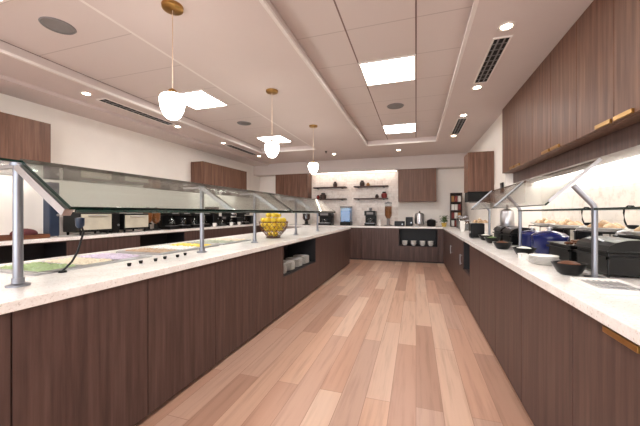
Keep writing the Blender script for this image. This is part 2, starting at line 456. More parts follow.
# right run: front plane x=.65 facing the aisle
GR = 'dark wood cabinets under the right serving counter'
RW = .672
seams = [.908, 1.58, 2.252, 2.924, 3.596, 4.20]
labs = ['dark wood cabinet in the lower right corner with a brass pull under the counter edge',
        'dark wood cabinet under the right counter, second from the lower right corner',
        'dark wood cabinet under the right counter, third from the lower right corner',
        'dark wood cabinet under the right counter, second on the camera side of its open niche',
        'dark wood cabinet under the right counter directly on the camera side of its open niche']
for k in range(5):
    base_cabinet(seams[k+1]-seams[k], .98 if seams[k+1] < YE else .56, labs[k], GR, (.65, seams[k+1], 0), -R90, pull='edge' if k == 0 else None)
niche_r, nz_r = niche_cabinet(.60, .9, .45, 'open black niche in the far part of the right serving counter', None, (.65, 4.80, 0), -R90)
ys = [4.80, 5.44, 6.08, 6.72, 7.36, 8.00]
labs = ['dark wood cabinet with a pale bar pull directly beyond the open niche on the right', 'dark wood cabinet, second beyond the open niche on the right',
        'dark wood cabinet with a pale bar pull, third beyond the open niche on the right', 'dark wood cabinet, fourth beyond the open niche on the right',
        'dark wood cabinet at the far end of the right counter by the back corner']
for k in range(5):
    base_cabinet(ys[k+1]-ys[k], .57, labs[k], GR, (.65, ys[k+1], 0), -R90, pull='bar' if k in (0, 2) else None)
o = MB().box(.63, XA-.002, .87, YE-.004, .87, TOP, .004).build('serving_countertop', M['quartz'])
tag(o, 'long pale stone countertop of the right serving counter under the glass guard', 'countertop')
o = MB().box(.63, XR-.002, YE-.003, 8.03, .87, TOP, .004).build('serving_countertop', M['quartz'])
tag(o, 'narrower pale stone countertop of the far right counter below the small wall cabinet', 'countertop')

# back run
GB = 'dark wood cabinets along the back wall'
base_cabinet(.93, .63, 'dark wood back cabinet half hidden behind the island end', GB, (-2.345, 8.05, 0), 0, doors=2)
base_cabinet(.968, .63, 'dark wood back cabinet below the black coffee machine, left of the cup niche', GB, (-1.406, 8.05, 0), 0, doors=1)
niche_b, nz_b = niche_cabinet(.968, .63, .41, 'open black niche in the back counter holding white bowls', None, (-.438, 8.05, 0), 0)
base_cabinet(.70, .63, 'dark wood corner cabinet right of the cup niche at the back', GB, (.532, 8.06, 0), 0)
base_cabinet(.95, .63, 'dark wood back cabinet left of the island, below the glass jar', GB, (-3.30, 8.05, 0), 0, doors=2)
o = MB().box(XL+.002, XR-.002, 8.032, YB-.016, .87, TOP, .004).build('back_countertop', M['quartz'])
tag(o, 'pale stone countertop along the back wall under the floating shelves', 'countertop')

# left wall run
GL = 'dark wood cabinets along the left wall'
LW = 1.05; LY = 1.70
for k in range(6):
    y = LY+LW*k
    if k in (0, 2):
        niche_cabinet(LW, .48, .12, ['open dark cabinet under the left wall counter nearest the camera', '', 'open dark cabinet under the left wall counter between two door cabinets'][k], GL, (-4.35, y, 0), R90, top=.905, depth=.44)
    else:
        base_cabinet(LW, .48, {1: 'two-door dark wood cabinet on the left wall between the two open ones', 3: 'two-door dark wood cabinet on the left wall just beyond the second open one',
                               4: 'two-door dark wood cabinet on the left wall, second from the back corner', 5: 'two-door dark wood cabinet on the left wall in the back corner'}[k], GL, (-4.35, y, 0), R90, top=.905, doors=2)
o = MB().box(XL+.002, -4.33, LY-.03, 8.02, .905, LTOP, .004).build('wall_countertop', M['quartz'])
tag(o, 'pale stone countertop along the left wall beyond the island', 'countertop')

# right upper cabinets
GU = 'walnut upper cabinets over the serving counter'
UH = CZ-.003-1.84
for y0, y1, lab in ((.98, 1.92, 'walnut upper cabinet at the right edge above the lower right corner'),
                    (1.92, 2.86, 'walnut upper cabinet with the pair of brass pulls nearest the right edge'),
                    (2.86, 3.80, 'walnut upper cabinet in the middle of the right row'),
                    (3.80, 4.985, 'walnut upper cabinet at the far end of the right row, beside the white wall')):
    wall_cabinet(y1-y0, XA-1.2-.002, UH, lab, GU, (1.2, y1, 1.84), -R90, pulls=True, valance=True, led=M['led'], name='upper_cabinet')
GW = 'walnut wall cabinets'
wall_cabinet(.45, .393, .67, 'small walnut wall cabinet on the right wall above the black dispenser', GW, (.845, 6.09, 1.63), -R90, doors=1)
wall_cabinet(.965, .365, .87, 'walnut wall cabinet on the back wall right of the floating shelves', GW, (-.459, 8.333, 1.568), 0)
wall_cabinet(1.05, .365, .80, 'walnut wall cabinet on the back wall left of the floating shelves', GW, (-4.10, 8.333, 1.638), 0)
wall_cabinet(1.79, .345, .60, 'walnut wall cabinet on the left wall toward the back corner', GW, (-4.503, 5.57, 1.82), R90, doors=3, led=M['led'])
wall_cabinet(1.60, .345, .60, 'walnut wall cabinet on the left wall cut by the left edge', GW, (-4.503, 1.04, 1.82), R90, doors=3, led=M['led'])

# ------------------------------------------------------------------ sneeze guards
def slab2(p, q, th):
    """cross-section (x,z) outline of a sheet of glass from p to q"""
    d = Vector((q[0]-p[0], q[1]-p[1])).normalized(); n = Vector((-d.y, d.x))*th/2
    return [(p[0]+n.x, p[1]+n.y), (q[0]+n.x, q[1]+n.y), (q[0]-n.x, q[1]-n.y), (p[0]-n.x, p[1]-n.y)]
def glass_sheet(p, q, y0, y1, th, name, parent, mat):
    return MB().poly(slab2(p, q, th), 'y', y0, y1).build(name, mat, parent, edge=M['edge'])

r = thing('sneeze_guard', 'long glass sneeze guard on round steel posts standing on the left island', 'sneeze guard', (-1.82, .93, TOP))
for y in (0, 1.30, 2.22, 3.5, 4.60):
    p = MB().cyl((0, y, .012), (0, y, .585), .019, seg=18).build('post', M['post'], r, True)
    MB().lathe([(0, 0), (.045, 0), (.045, .008), (.024, .014), (.024, .04), (0, .04)], (0, y, 0)).build('base_flange', M['post'], p, True)
    MB().lathe([(0, .575), (.03, .575), (.03, .59), (0, .59)], (0, y, 0)).build('top_cap', M['post'], p, True)
    a = MB().box(-.20, .02, y-.012, y+.012, .566, .584)
    a.poly([(-.01, .566), (.012, .592), (.352, .366), (.330, .338)], 'y', y-.018, y+.020)
    a.build('bracket_arm', M['steel'], r)
glass_sheet((.012, .604), (.36, .372), 0, 2.50, .016, 'front_glass', r, M['pane'])
glass_sheet((.012, .604), (.36, .372), 2.52, 4.62, .016, 'front_glass', r, M['pane'])
glass_sheet((-.70, .598), (.005, .598), -.30, 2.50, .012, 'top_glass', r, M['pane_clear'])
glass_sheet((-.70, .598), (.005, .598), 2.52, 4.62, .012, 'top_glass', r, M['pane_clear'])

for y0, y1 in ((.022, 2.49), (2.53, 4.58)):
    MB().box(.350, .368, y0, y1, .350, .366, .003).build('edge_channel', M['edge'], r)
r = thing('sneeze_guard', 'glass sneeze guard on slim bent steel posts standing on the right serving counter', 'sneeze guard', (.912, 1.98, TOP))
for y in (0, 1.21, 2.42):
    p = MB().tube([(0, y, .008), (0, y, .37), (-.006, y, .392), (-.095, y, .500)], .014, 12).build('post', M['post'], r, True)
    MB().box(-.035, .035, y-.03, y+.03, 0, .01, .002).build('base_flange', M['post'], p)
    MB().poly(slab2((-.205, .415), (.03, .640), .016), 'y', y+.004, y+.014).build('glass_clamp', M['steel'], r)
glass_sheet((-.219, .395), (.034, .638), .016, 1.20, .010, 'front_glass', r, M['pane_clear'])
glass_sheet((-.219, .395), (.034, .638), 1.226, 2.41, .010, 'front_glass', r, M['pane_clear'])
sh = glass_sheet((-.01, .371), (.40, .371), -.80, 1.24, .012, 'glass_shelf', r, M['pane_clear'])

# ------------------------------------------------------------------ island top
# serving inserts filled with cold food
def food(name, rgb): return plain(name, rgb, .45, 0, .16, 70)
FG, FC, FL, FT, FW, FY, FQ = (food('salad_green', (150, 172, 122)), food('cream_salad', (222, 208, 184)), food('lilac_slaw', (206, 192, 214)),
    food('tan_salad', (178, 150, 124)), food('white_cheese', (238, 234, 230)), food('yellow_pieces', (236, 208, 70)), food('grey_green_salad', (160, 168, 146)))
FOODS = [[FG, FC, FL], [FT, FW, FY], [FQ, FC]]
for k, (y0, y1, lab) in enumerate(((1.10, 1.88, 'steel serving insert with green, cream and lilac food in the island top'),
                                  (1.96, 2.74, 'steel serving insert with tan, white and yellow food in the island top'),
                                  (2.82, 3.40, 'shorter two-pan steel serving insert in the island top nearest the fruit bowl'))):
    w, h = .25, (y1-y0)/2
    r = thing('serving_insert', lab, 'serving tray', (-2.26, (y0+y1)/2, TOP), 0, 'steel inserts in the island top')
    f = MB()
    f.box(-w, w, -h, -h+.03, 0, .012, .002); f.box(-w, w, h-.03, h, 0, .012, .002); f.box(-w, -w+.03, -h+.03, h-.03, 0, .012, .002); f.box(w-.03, w, -h+.03, h-.03, 0, .012, .002)
    f.build('rim', M['steel'], r)
    MB().box(-w+.03, w-.03, -h+.03, h-.03, 0, .004).build('pan', M['steel'], r)
    fills = FOODS[k]; n = len(fills); L = 2*h-.06
    for q, col in enumerate(fills):
        a, b = -h+.03+L*q/n+.004, -h+.03+L*(q+1)/n-.004
        t = MB()
        t.box(-w+.034, w-.034, a, a+.008, .004, .014); t.box(-w+.034, w-.034, b-.008, b, .004, .014)
        t.box(-w+.034, -w+.042, a+.008, b-.008, .004, .014); t.box(w-.042, w-.034, a+.008, b-.008, .004, .014)
        fp = t.build('food_pan', M['steel'], r)
        g = MB(); N1, N2 = 26, 16; x0, x1, ya, yb = -w+.043, w-.043, a+.009, b-.009
        vs = [[g.bm.verts.new((x0+(x1-x0)*i/N1, ya+(yb-ya)*j/N2, .006 if i in (0, N1) or j in (0, N2) else random.uniform(.008, .026))) for j in range(N2+1)] for i in range(N1+1)]
        for i in range(N1):
            for j in range(N2): g.bm.faces.new((vs[i][j], vs[i+1][j], vs[i+1][j+1], vs[i][j+1]))
        fo = g.build('food', col, fp, True); fo['kind'] = 'stuff'
rp = None
for k in range(6):
    loc = (-1.80-.02*(k % 2), 1.50+.105*k, TOP)
    lab = 'small black dip cup in the row on the island counter edge before the second post'
    if rp is None:
        rp = MB().lathe([(0, 0), (.010, 0), (.014, .018), (.015, .019), (.013, .020), (.009, .004), (0, .004)], seg=18).build('dip_cup', M['black'], None, True, loc)
        tag(rp, lab, 'cup', 'black dip cups on the island')
    else: dup(rp, loc)
# flexible drink wand
r = thing('drink_tap', 'thin black bent drink tap standing on the island by the first guard post', 'tap', (-1.98, 1.22, TOP))
MB().lathe([(0, 0), (.022, 0), (.018, .012), (0, .012)], seg=16).build('foot', M['black'], r, True)
MB().tube([(0, 0, .01), (.03, .03, .06), (.05, .05, .12), (.06, .06, .18), (.062, .075, .235), (.05, .07, .27)], .006).build('stalk', M['black'], r, True)
MB().lathe([(0, .26), (.012, .26), (.022, .275), (.024, .32), (0, .325)], (.045, .065, 0), 14).build('head', M['navy_dark'], r, True)

# wire fruit bowl with lemons
BX, BY = -1.92, 3.84
r = thing('fruit_bowl', 'black wire bowl heaped with yellow lemons on the island beyond the guard posts', 'fruit bowl', (BX, BY, TOP))
prof = [(.085, .012), (.115, .05), (.165, .105), (.195, .165), (.205, .225)]
MB().lathe([(.09, 0), (.10, 0), (.10, .012), (.09, .012), (.09, 0)], seg=24).build('foot_ring', M['brown'], r, True)
b = MB()
for k in range(18):
    a = 2*PI*k/18
    b.tube([(rr*math.cos(a+.25*i), rr*math.sin(a+.25*i), z) for i, (rr, z) in enumerate(prof)], .003, 5)
    b.tube([(rr*math.cos(a-.25*i), rr*math.sin(a-.25*i), z) for i, (rr, z) in enumerate(prof)], .003, 5)
for rr, z in (prof[0], prof[2], prof[4]):
    b.tube([(rr*math.cos(2*PI*k/28), rr*math.sin(2*PI*k/28), z) for k in range(29)], .006, 6)
b.build('wire_basket', M['board'], r, True)
MB().lathe([(0, .012), (.084, .012), (.084, .016), (0, .016)], seg=24).build('bowl_floor', M['brown'], r)
lm = None; spots = []
for (z, rad, n) in ((.06, .05, 3), (.125, .105, 7), (.19, .150, 10), (.19, .055, 3), (.258, .152, 10), (.26, .06, 4), (.325, .08, 5), (.375, .0, 1)):
    for k in range(n):
        a = 2*PI*k/n+z*20
        spots.append((BX+rad*math.cos(a), BY+rad*math.sin(a), TOP+z-.005))
for k, p in enumerate(spots):
    rot = (random.uniform(0, 3), random.uniform(0, 3), random.uniform(0, 3))
    lab = 'yellow lemon in the black wire fruit bowl on the island'
    if lm is None:
        b = MB().lathe([(0, -.040), (.008, -.037), (.020, -.030), (.031, -.013), (.033, .002), (.028, .017), (.017, .030), (.008, .037), (0, .039)], seg=14)
        lm = b.build('lemon', M['lemon'], None, True, p); lm.rotation_euler = rot
        tag(lm, lab, 'lemon', 'lemons in the fruit bowl')
    else: dup(lm, p, rot=rot)

# plate stacks in the island niche
pl = None
for j, y in enumerate((NY0+.19, NY0+.47, NY0+.76, NY0+1.05)):
    for k in range(8):
        loc = (-1.72, y, nz_i+.014*k)
        lab = 'white plate in the stack ' + ['nearest the camera', 'second from the camera', 'third from the camera', 'farthest from the camera'][j] + ' in the island niche'
        if pl is None:
            pl = MB().lathe([(0, 0), (.075, 0), (.085, .006), (.125, .018), (.126, .021), (.083, .01), (0, .005)], seg=28).build('dinner_plate', M['china'], None, True, loc)
            tag(pl, lab, 'plate', 'white plates in the island niche')
        else: dup(pl, loc, lab)
# bowls in the back niche
bw = None
for j, x in enumerate((-.28, -.06, .16, .36)):
    for k in range(3):
        loc = (x, 8.20, nz_b+.03*k)
        lab = 'white bowl in the ' + ['leftmost', 'second', 'third', 'rightmost'][j] + ' stack in the back counter niche'
        if bw is None:
            bw = MB().lathe([(0, 0), (.035, 0), (.05, .015), (.072, .06), (.075, .065), (.068, .062), (.045, .02), (0, .008)], seg=24).build('soup_bowl', M['china'], None, True, loc)
            tag(bw, lab, 'bowl', 'white bowls in the back niche')
        else: dup(bw, loc, lab)

# ------------------------------------------------------------------ small appliances and ware
def coffee_machine(w, d, h, label, loc, rz, group=None, mat='black'):
    r = thing('coffee_machine', label, 'coffee machine', loc, rz, group); m = M[mat]
    MB().box(-w/2, w/2, -d/2, d/2, 0, h*.16, .006).build('base', m, r)
    MB().box(-w/2, w/2, d*.08, d/2, h*.16, h*.66, .004).build('tank_column', m, r)
    MB().box(-w/2, w/2, -d/2, d/2, h*.66, h*.97, .012).build('brew_head', m, r)
    MB().box(-w*.36, w*.36, -d*.46, -d*.02, h*.16, h*.16+.008).build('drip_tray', M['steel'], r)
    cr = MB().lathe([(0, 0), (w*.2, 0), (w*.24, h*.12), (w*.2, h*.3), (w*.12, h*.36), (0, h*.36)], (0, -d*.22, h*.16+.009), 18).build('carafe', M['jar'], r, True)
    MB().tube([(w*.19, -d*.22, h*.44), (w*.33, -d*.24, h*.42), (w*.33, -d*.24, h*.26), (w*.22, -d*.22, h*.22)], .008, 6).build('carafe_handle', m, cr, True)
    MB().box(-w*.3, w*.3, -d/2-.003, -d/2+.002, h*.74, h*.9).build('control_panel', M['grey'], r)
    MB().lathe([(0, 0), (w*.16, 0), (w*.14, h*.03), (0, h*.035)], (0, 0, h*.97), 16).build('lid', M['grey'], r, True)
    return r
def counter_oven(w, d, h, label, loc, rz, group=None):
    r = thing('counter_oven', label, 'counter oven', loc, rz, group); f = .045
    for x in (-w/2+.04, w/2-.04):
        for y in (-d/2+.04, d/2-.04): MB().cyl((x, y, 0), (x, y, f), .014, .018, 12).build('leg', M['black'], r, True)
    MB().box(-w/2, w/2, -d/2, d/2, f, h, .006).build('body', M['black'], r)
    dr = MB().box(-w*.47, w*.47, -d/2-.014, -d/2, f+.03, h-.03, .003).build('door', M['screen'], r)
    dr['label'] = 'pale reflecting glass door'
    MB().cyl((-w*.3, -d/2-.035, h-.05), (w*.3, -d/2-.035, h-.05), .007, seg=10).cyl((-w*.28, -d/2-.035, h-.05), (-w*.28, -d/2-.012, h-.05), .005, seg=8).cyl((w*.28, -d/2-.035, h-.05), (w*.28, -d/2-.012, h-.05), .005, seg=8).build('handle', M['steel'], dr, True)
    return r
def jar_dispenser(h, rad, label, loc, fill, rz=0, group=None, name='cereal_dispenser', lidmat='black'):
    r = thing(name, label, 'dispenser', loc, rz, group)
    MB().lathe([(0, 0), (rad*1.1, 0), (rad*1.1, .02), (rad*.5, .03), (rad*.4, h*.28), (0, h*.28)], seg=20).build('stand', M[lidmat], r, True)
    MB().lathe([(0, h*.28), (rad*.4, h*.28), (rad, h*.42), (rad, h*.92), (0, h*.92)], seg=20).build('canister', M['jar'], r, True)
    MB().lathe([(0, h*.29), (rad*.38, h*.29), (rad*.95, h*.425), (rad*.95, h*.8), (0, h*.82)], seg=20).build('filling', M[fill], r, True)
    MB().lathe([(0, h*.92), (rad*1.04, h*.92), (rad*1.04, h*.96), (rad*.3, h*.98), (rad*.25, h), (0, h)], seg=20).build('lid', M[lidmat], r, True)
    MB().cyl((0, -rad*.3, h*.3), (0, -rad*1.1, h*.3), .012, seg=10).build('crank', M[lidmat], r, True)
    return r
def canister(h, rad, label, loc, group, mat='jar', fill='grey'):
    r = thing('canister', label, 'jar', loc, 0, group)
    MB().lathe([(0, 0), (rad, 0), (rad, h*.82), (rad*.9, h*.86), (0, h*.86)], seg=20).build('glass_body', M[mat], r, True)
    MB().lathe([(0, .004), (rad*.93, .004), (rad*.93, h*.6), (0, h*.62)], seg=20).build('filling', M[fill], r, True)
    MB().lathe([(0, h*.86), (rad*.95, h*.86), (rad*.95, h*.93), (rad*.25, h*.95), (rad*.25, h), (0, h)], seg=20).build('lid', M['steel'], r, True)
def urn(h, rad, label, loc, rz=0):
    r = thing('beverage_urn', label, 'urn', loc, rz)
    for k in range(3):
        a = PI/2+2*PI*k/3
        MB().cyl((rad*.8*math.cos(a), rad*.8*math.sin(a), .003), (rad*.7*math.cos(a), rad*.7*math.sin(a), h*.14), .01, .012, 10).build('leg', M['steel'], r, True)
    MB().lathe([(0, h*.12), (rad*.8, h*.12), (rad, h*.18), (rad, h*.72), (rad*.92, h*.75), (0, h*.75)], seg=24).build('body', M['steel'], r, True)
    ld = MB().lathe([(0, h*.75), (rad*.98, h*.75), (rad*.9, h*.82), (rad*.4, h*.89), (0, h*.9)], seg=24).build('lid', M['steel'], r, True)
    MB().lathe([(0, h*.89), (.01, h*.89), (.018, h*.95), (.012, h), (0, h)], seg=14).build('knob', M['black'], ld, True)
    MB().tube([(0, -rad*.95, h*.25), (0, -rad-.05, h*.25), (0, -rad-.06, h*.2)], .009).build('tap', M['black'], r, True)
def box_unit(w, d, h, label, loc, rz, cat, name, group=None, mat='black', slots=True):
    r = thing(name, label, cat, loc, rz, group)
    MB().box(-w/2, w/2, -d/2, d/2, .01, h, min(.012, h*.1)).build('body', M[mat], r)
    f = MB()
    for x in (-w*.4, w*.4):
        for y in (-d*.4, d*.4): MB().cyl((x, y, 0), (x, y, .011), .012, seg=10).build('foot', M['grey'], r, True)
    if slots:
        MB().box(-w*.36, w*.36, -d*.22, -d*.10, h-.001, h+.003).box(-w*.36, w*.36, d*.10, d*.22, h-.001, h+.003).build('slots', M['grey'], r)
    MB().cyl((w*.28, -d/2-.014, h*.4), (w*.28, -d/2, h*.4), .016, seg=14).build('knob', M['steel'], r, True)
    return r
def pot(rad, h, label, loc, mat, rz=0, group=None, ladle=False, sy=1.0):
    r = thing('cooking_pot', label, 'pot', loc, rz, group)
    MB().lathe([(0, 0), (rad*.82, 0), (rad*.95, h*.1), (rad, h*.62), (rad*.95, h*.62), (rad*.9, h*.12), (0, h*.06)], seg=28, sy=sy).build('body', M[mat], r, True)
    ld = MB().lathe([(0, h*.62), (rad*1.02, h*.62), (rad*1.02, h*.68), (rad*.8, h*.78), (rad*.3, h*.86), (0, h*.87)], seg=28, sy=sy).build('lid', M[mat], r, True)
    MB().lathe([(0, h*.86), (.012, h*.86), (.01, h*.91), (.024, h*.94), (.024, h*.98), (0, h)], seg=16).build('knob', M['steel'], ld, True)
    for s in (-1, 1):
        MB().tube([(s*rad*.96, -.045, h*.5), (s*(rad+.035), -.04, h*.52), (s*(rad+.035), .04, h*.52), (s*rad*.96, .045, h*.5)], .009, 7).build('handle', M[mat], r, True)
    return r
def kettle(rad, h, label, loc, rz, group):
    r = thing('soup_kettle', label, 'soup kettle', loc, rz, group)
    MB().lathe([(0, 0), (rad, 0), (rad, h*.7), (rad*1.05, h*.72), (rad*1.05, h*.76), (0, h*.76)], seg=28).build('body', M['black'], r, True)
    MB().lathe([(0, h*.76), (rad*.98, h*.76), (rad*.8, h*.88), (rad*.3, h*.95), (0, h*.96)], seg=28).build('lid', M['steel'], r, True)
    MB().cyl((0, -rad-.012, h*.25), (0, -rad+.004, h*.25), .02, seg=14).build('dial', M['grey'], r, True)
    return r
def ladle(label, loc, rz):
    """hooked black handle rising from a kettle, its bowl resting on the lid"""
    r = thing('soup_ladle', label, 'ladle', loc, rz, 'black soup ladles')
    MB().lathe([(0, 0), (.02, .003), (.034, .02), (.036, .03), (.031, .022), (.018, .006), (0, .004)], seg=18).build('bowl', M['black'], r, True)
    MB().tube([(.034, 0, .028), (.045, 0, .06), (.05, 0, .12), (.046, 0, .15), (.025, 0, .172), (-.005, 0, .17), (-.02, 0, .15)], .006, 8).build('handle', M['black'], r, True)
def buffet_pan(w, d, h, label, loc, rz, group, lid=True, food=None):
    """rectangular chafing pan on a wire stand; local x along the counter"""
    r = thing('chafing_dish', label, 'chafing dish', loc, rz, group)
    for x in (-w/2+.02, w/2-.02):
        for y in (-d/2+.02, d/2-.02): MB().cyl((x, y, 0), (x, y, h*.5), .007, seg=8).build('leg', M['iron'], r, True)
    f = MB(); z = h*.5
    f.box(-w/2, w/2, -d/2, -d/2+.014, z-.01, z+.004); f.box(-w/2, w/2, d/2-.014, d/2, z-.01, z+.004); f.box(-w/2, -w/2+.014, -d/2, d/2, z-.01, z+.004); f.box(w/2-.014, w/2, -d/2, d/2, z-.01, z+.004)
    f.build('stand_frame', M['iron'], r)
    MB().box(-w/2+.016, w/2-.016, -d/2+.016, d/2-.016, h*.06, h*.62, .006).build('water_pan', M['iron'], r)
    MB().box(-w/2+.004, w/2-.004, -d/2+.004, d/2-.004, h*.62, h*.66, .004).build('pan_rim', M['iron'], r)
    if lid:
        pts = [(-d/2+.008, h*.66)]
        for k in range(9):
            a = PI*k/8; pts.append((-math.cos(a)*(d/2-.012), h*.67+math.sin(a)*h*.27))
        pts.append((d/2-.008, h*.66))
        ld = MB().poly(pts, 'x', -w/2+.01, w/2-.01).build('lid', M['iron'], r)
        MB().tube([(-.06, -d*.34, h*.86), (-.06, -d*.40, h*.9), (.06, -d*.40, h*.9), (.06, -d*.34, h*.86)], .006, 7).build('handle', M['steel'], ld, True)
    else:
        f = MB()
        for k in range(26): f.ball((random.uniform(-w/2+.03, w/2-.03), random.uniform(-d/2+.03, d/2-.03), h*.67+.008), .02, (1.2, .9, .6), 1)
        fo = f.build('food', M[food or 'bread'], r, True); fo['kind'] = 'stuff'
    return r
def riser(w, d, h, label, loc, rz, group):
    r = thing('wire_riser', label, 'display riser', loc, rz, group)
    for x in (-w/2, w/2):
        MB().tube([(x, -d/2, .005), (x, -d/2, h-.01), (x, d/2, h-.01), (x, d/2, .005)], .006, 7).build('side_frame', M['iron'], r, True)
    f = MB()
    for k in range(6): y = -d/2+d*k/5; f.cyl((-w/2, y, h-.006), (w/2, y, h-.006), .005, seg=7)
    f.build('top_bars', M['iron'], r, True)
    return h-.001
def platter(w, d, label, loc, rz, group, mat='china'):
    """oval platter"""
    o = MB().lathe([(0, 0), (.33, 0), (.37, .012), (.5, .028), (.5, .033), (.36, .02), (0, .009)], seg=30, sx=w, sy=d).build('serving_platter', M[mat], None, True, loc)
    o.rotation_euler = (0, 0, rz); return tag(o, label, 'platter', group)

# left wall counter (things face +x)
X0 = -4.60
box_unit(.12, .13, .72, 'tall dark blue drink dispenser on the left wall counter beyond the bread tray', (X0, 2.70, LTOP), R90, 'dispenser', 'drink_dispenser', mat='navy_dark', slots=False)
r = thing('bread_tray', 'low wooden tray with a maroon cloth mound on the left wall counter', 'tray', (X0+.02, 2.28, LTOP), R90)
t = MB().box(-.30, .30, -.16, .16, 0, .012, .003); t.box(-.30, .30, -.16, -.148, .012, .05); t.box(-.30, .30, .148, .16, .012, .05); t.box(-.30, -.288, -.148, .148, .012, .05); t.box(.288, .30, -.148, .148, .012, .05)
t.build('tray', M['board'], r)
MB().ball((.12, 0, .06), .13, (1, .85, .5), 3).build('cloth', M['maroon'], r, True)
GM = 'machines on the left wall counter'
counter_oven(.46, .34, .33, 'black counter oven with a pale door, nearer of the two on the left wall counter', (X0, 3.17, LTOP), R90, GM)
box_unit(.13, .28, .32, 'narrow black box grinder between the two counter ovens', (X0, 3.49, LTOP), R90, 'grinder', 'coffee_grinder', mat='black', slots=False)
counter_oven(.46, .34, .31, 'black counter oven with a pale door, farther of the two on the left wall counter', (X0, 3.83, LTOP), R90, GM)
jar_dispenser(.42, .075, 'amber filled dispenser beside the farther counter oven, nearer of the pair', (X0, 4.20, LTOP), 'amber', R90, 'amber dispensers')
jar_dispenser(.42, .075, 'amber filled dispenser beside the row of coffee machines, farther of the pair', (X0, 4.38, LTOP), 'amber', R90, 'amber dispensers')
for k, lab in enumerate(('black coffee machine next to the amber dispensers, first of the left wall row', 'black coffee machine second in the left wall row beyond the amber dispensers',
                         'black coffee machine third in the left wall row beyond the amber dispensers', 'black coffee machine fourth in the left wall row, before the black tower')):
    coffee_machine(.26, .32, .40, lab, (X0, 4.68+.31*k, LTOP), R90, 'row of coffee machines')
box_unit(.20, .26, .46, 'tall black tower box on the left wall counter beyond the coffee machine row', (X0, 5.98, LTOP), R90, 'dispenser', 'drink_dispenser', mat='black', slots=False)
coffee_machine(.22, .26, .24, 'squat black coffee machine just beyond the black tower on the left wall', (X0, 6.28, LTOP), R90, GM)
coffee_machine(.24, .28, .36, 'black coffee machine in the middle below the far left wall cabinet', (X0, 6.66, LTOP), R90, GM)
box_unit(.28, .26, .20, 'low black toaster between two coffee machines below the far left cabinet', (X0, 6.99, LTOP), R90, 'toaster', 'toaster', GM)
coffee_machine(.24, .28, .40, 'black coffee machine last on the left wall before the corner', (X0, 7.32, LTOP), R90, GM)
box_unit(.28, .26, .24, 'low black toaster on the left wall nearest the back corner', (X0, 7.68, LTOP), R90, 'toaster', 'toaster', GM)
# white cups left wall
cp = None
for k, y in enumerate((5.81, 6.465, 6.815)):
    loc = (X0+.20, y, LTOP)
    lab = ['white cup on the left wall counter before the black tower', 'white cup on the left wall counter beside the squat coffee machine', 'white cup on the left wall counter before the low toaster'][k]
    if cp is None:
        cp = thing('coffee_cup', lab, 'cup', loc, 0, 'white cups on the left wall counter')
        MB().lathe([(0, 0), (.025, 0), (.04, .03), (.043, .085), (.040, .085), (.036, .03), (0, .008)], seg=20).build('cup_body', M['china'], cp, True)
        MB().tube([(.04, 0, .07), (.062, 0, .065), (.062, 0, .035), (.038, 0, .028)], .005, 6).build('handle', M['china'], cp, True)
    else: dup(cp, loc, lab)

# back counter
YC = 8.36
jar_dispenser(.41, .11, 'glass drink jar with a dark lid on the back counter, leftmost there', (-3.10, YC, TOP), 'brown', 0, None, 'drink_jar')
coffee_machine(.40, .34, .38, 'wide black coffee machine on the back counter under the left shelves', (-2.50, YC, TOP), 0)
r = thing('water_dispenser', 'blue tinted water dispenser on the back counter by the island end', 'dispenser', (-1.89, YC, TOP))
MB().box(-.15, .15, -.15, .15, 0, .10, .008).build('base', M['black'], r)
MB().box(-.14, .14, -.14, .14, .10, .50, .012).build('tank', M['water'], r)
MB().box(-.125, .125, -.125, .125, .102, .42, .006).build('water', plain('blue_drink', (104, 148, 190), .2, 0, .1, 6), r)
MB().box(-.15, .15, -.15, .15, .50, .54, .008).build('lid', M['grey'], r)
MB().tube([(0, -.15, .12), (0, -.20, .12), (0, -.205, .09)], .012).build('tap', M['black'], r, True)
cm = coffee_machine(.30, .32, .42, 'tall black coffee machine with a round ball top on the back counter', (-1.20, YC, TOP), 0)
MB().lathe([(0, 0), (.02, 0), (.045, .03), (.045, .05), (.03, .075), (0, .08)], (0, 0, .42), 18).build('ball_top', M['grey'], cm, True)
jar_dispenser(.66, .095, 'tall brown filled dispenser on the back counter under the right shelves', (-.72, YC, TOP), 'amber', 0, None, 'cereal_dispenser', 'grey')
st = None
for k in range(4):
    loc = (-.95, 8.30, TOP+.03*k)
    lab = 'white cup in the small stack beside the tall brown dispenser'
    if st is None:
        st = MB().lathe([(0, 0), (.03, 0), (.044, .075), (.040, .075), (.028, .006), (0, .006)], seg=20).build('paper_cup', M['china'], None, True, loc)
        tag(st, lab, 'cup', 'white stacked cups on the back counter')
    else: dup(st, loc)
box_unit(.26, .26, .13, 'low black warming box on the back counter below the wall cabinet', (-.42, YC, TOP), 0, 'warmer', 'food_warmer')
box_unit(.18, .26, .24, 'upright black toaster on the back counter beside the steel urn', (-.17, YC, TOP), 0, 'toaster', 'toaster')
urn(.40, .115, 'steel beverage urn on the back counter below the wall cabinet', (.09, YC, TOP))
pot(.11, .22, 'round black pot on the back counter right of the steel urn', (.38, YC, TOP), 'iron')
